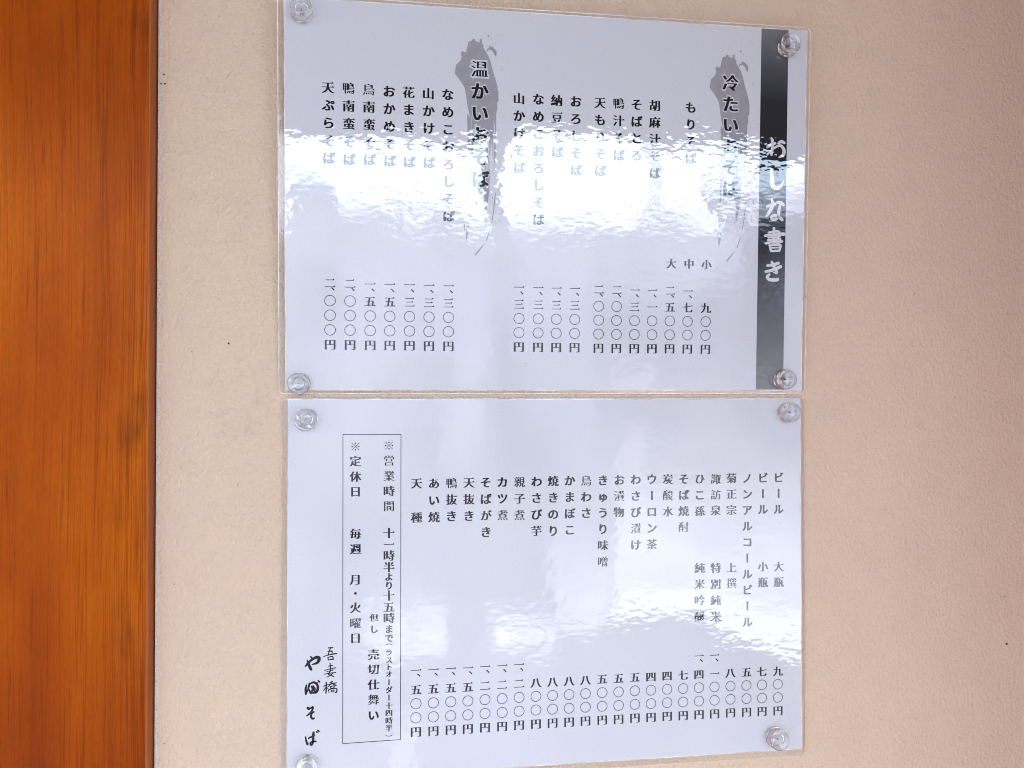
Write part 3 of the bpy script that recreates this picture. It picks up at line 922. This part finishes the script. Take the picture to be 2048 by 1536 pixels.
# lower sheet
for d in DISHES_B:
    run(d, 6.4, .02, 'item_name', inkB, B)
for d in NOTES_B:
    run(d, 6.4, .02, 'item_note', inkB, B)
for t, x, z in PRICES_B:
    price(t, x, z, 7.72, 6.2, B, inkB, 3.85, 4.38)
pr = Print(.02)
(ax, az_), (bx, bz), (cx, cz), (ex, ez) = BOX_B
t_ = .19
for (px, pz), (qx, qz) in (((ax - t_, az_), (bx + t_, bz)), ((ex - t_, ez), (cx + t_, cz))):
    pr.poly([(px, pz - t_), (qx, qz - t_), (qx, qz + t_), (px, pz + t_)])
for (px, pz), (qx, qz) in (((ax, az_), (ex, ez)), ((bx, bz), (cx, cz))):
    pr.poly([(px - t_, pz), (px + t_, pz), (qx + t_, qz), (qx - t_, qz)], .002)
pr.done('notice_frame', inkB, B)
for nm, dat in (('opening_hours', HOURS_B), ('sold_out_note', SOLDOUT_B), ('closing_days', CLOSED_B)):
    pr = Print(.02)
    for ch, x, z, em in dat:
        pr.add(ch, x, z, em)
    pr.done(nm, inkB, B)
for nm, dat in (('shop_name', SHOP_B), ('place_name', PLACE_B)):
    pr = Print(.02)
    k = 0
    for g in dat:
        for st in g:
            pr.stroke(st, k * .004, 1.2 if nm == 'shop_name' else 1.15)
            k += 1
    pr.done(nm, inkB, B)
bpy.data.objects.remove(_fo)

# ------------------------------------------------------------------ clear push pins
def lathe(profile, n=40):
    bm = bmesh.new()
    rings = []
    for r, y in profile:
        if r == 0:
            rings.append([bm.verts.new((0, -y * MM, 0))])
        else:
            rings.append([bm.verts.new((r * MM * math.cos(2 * math.pi * i / n), -y * MM, r * MM * math.sin(2 * math.pi * i / n))) for i in range(n)])
    for a, b in zip(rings, rings[1:]):
        for i in range(n):
            j = (i + 1) % n
            if len(a) == 1:
                bm.faces.new((a[0], b[j], b[i]))
            elif len(b) == 1:
                bm.faces.new((a[i], a[j], b[0]))
            else:
                bm.faces.new((a[i], a[j], b[j], b[i]))
    bmesh.ops.recalc_face_normals(bm, faces=bm.faces)
    return bm

PIN_BODY = [(0, 0), (5.5, 0), (5.85, .25), (5.95, .8), (5.8, 1.25), (5.3, 1.5), (3.9, 1.75), (3.35, 2.2), (3.2, 3.2), (3.4, 4.2), (4.2, 4.7),
            (5.3, 4.9), (5.75, 5.2), (5.9, 5.7), (5.75, 6.2), (5.3, 6.5), (4.2, 6.62), (3.75, 6.55), (3.55, 6.25), (3.3, 6.1), (1.6, 5.95), (0.8, 5.75), (0, 5.7)]
NEEDLE = [(0, -11.0), (.35, -9.5), (.5, -8.0), (.5, 3.6), (.42, 4.0), (0, 4.1)]

pin = empty('push_pin', (0, 0, 0))
from_bm('plastic_body', lathe(PIN_BODY), M['plastic'], pin, smooth=True)
from_bm('needle', lathe(NEEDLE, 12), M['steel'], pin, smooth=True)
GROUP = 'clear push pins holding up the menus'
PLACE = {
    'ATL': 'clear push pin in the top left corner of the upper menu',
    'ATR': 'clear push pin over the top end of the dark title band',
    'ABL': 'clear push pin in the bottom left corner of the upper menu',
    'ABR': 'clear push pin over the grey bottom end of the title band',
    'BTL': 'tilted clear push pin in the top left corner of the lower menu',
    'BTR': 'clear push pin in the top right corner of the lower menu',
    'BBR': 'clear push pin in the bottom right corner of the lower menu',
    'BBL': 'clear push pin under the brush written shop name, cut by the bottom edge',
}
first = True
for key, x, _, z, tx, tz in PINS:
    label = PLACE[key]
    if first:
        o = pin
        first = False
    else:
        o = pin.copy()
        COL.objects.link(o)
        for ch in list(pin.children):
            c = ch.copy()
            COL.objects.link(c)
            c.parent = o
    up = key[0] == 'A'
    y = -(2.0 + (z - 1.55) * math.tan(R(2.3))) if up else -1.2
    axis = Vector((math.tan(R(tx)), -1, math.tan(R(tz)) - (math.tan(R(2.3)) if up else 0))).normalized()
    o.rotation_euler = Vector((0, -1, 0)).rotation_difference(axis).to_euler()
    lift = 5.8 * math.sin(math.acos(min(1, -axis.y))) * .8 + .15
    o.location = (x * MM, (y - lift) * MM, z * MM)
    tag(o, label, 'push pin', GROUP)
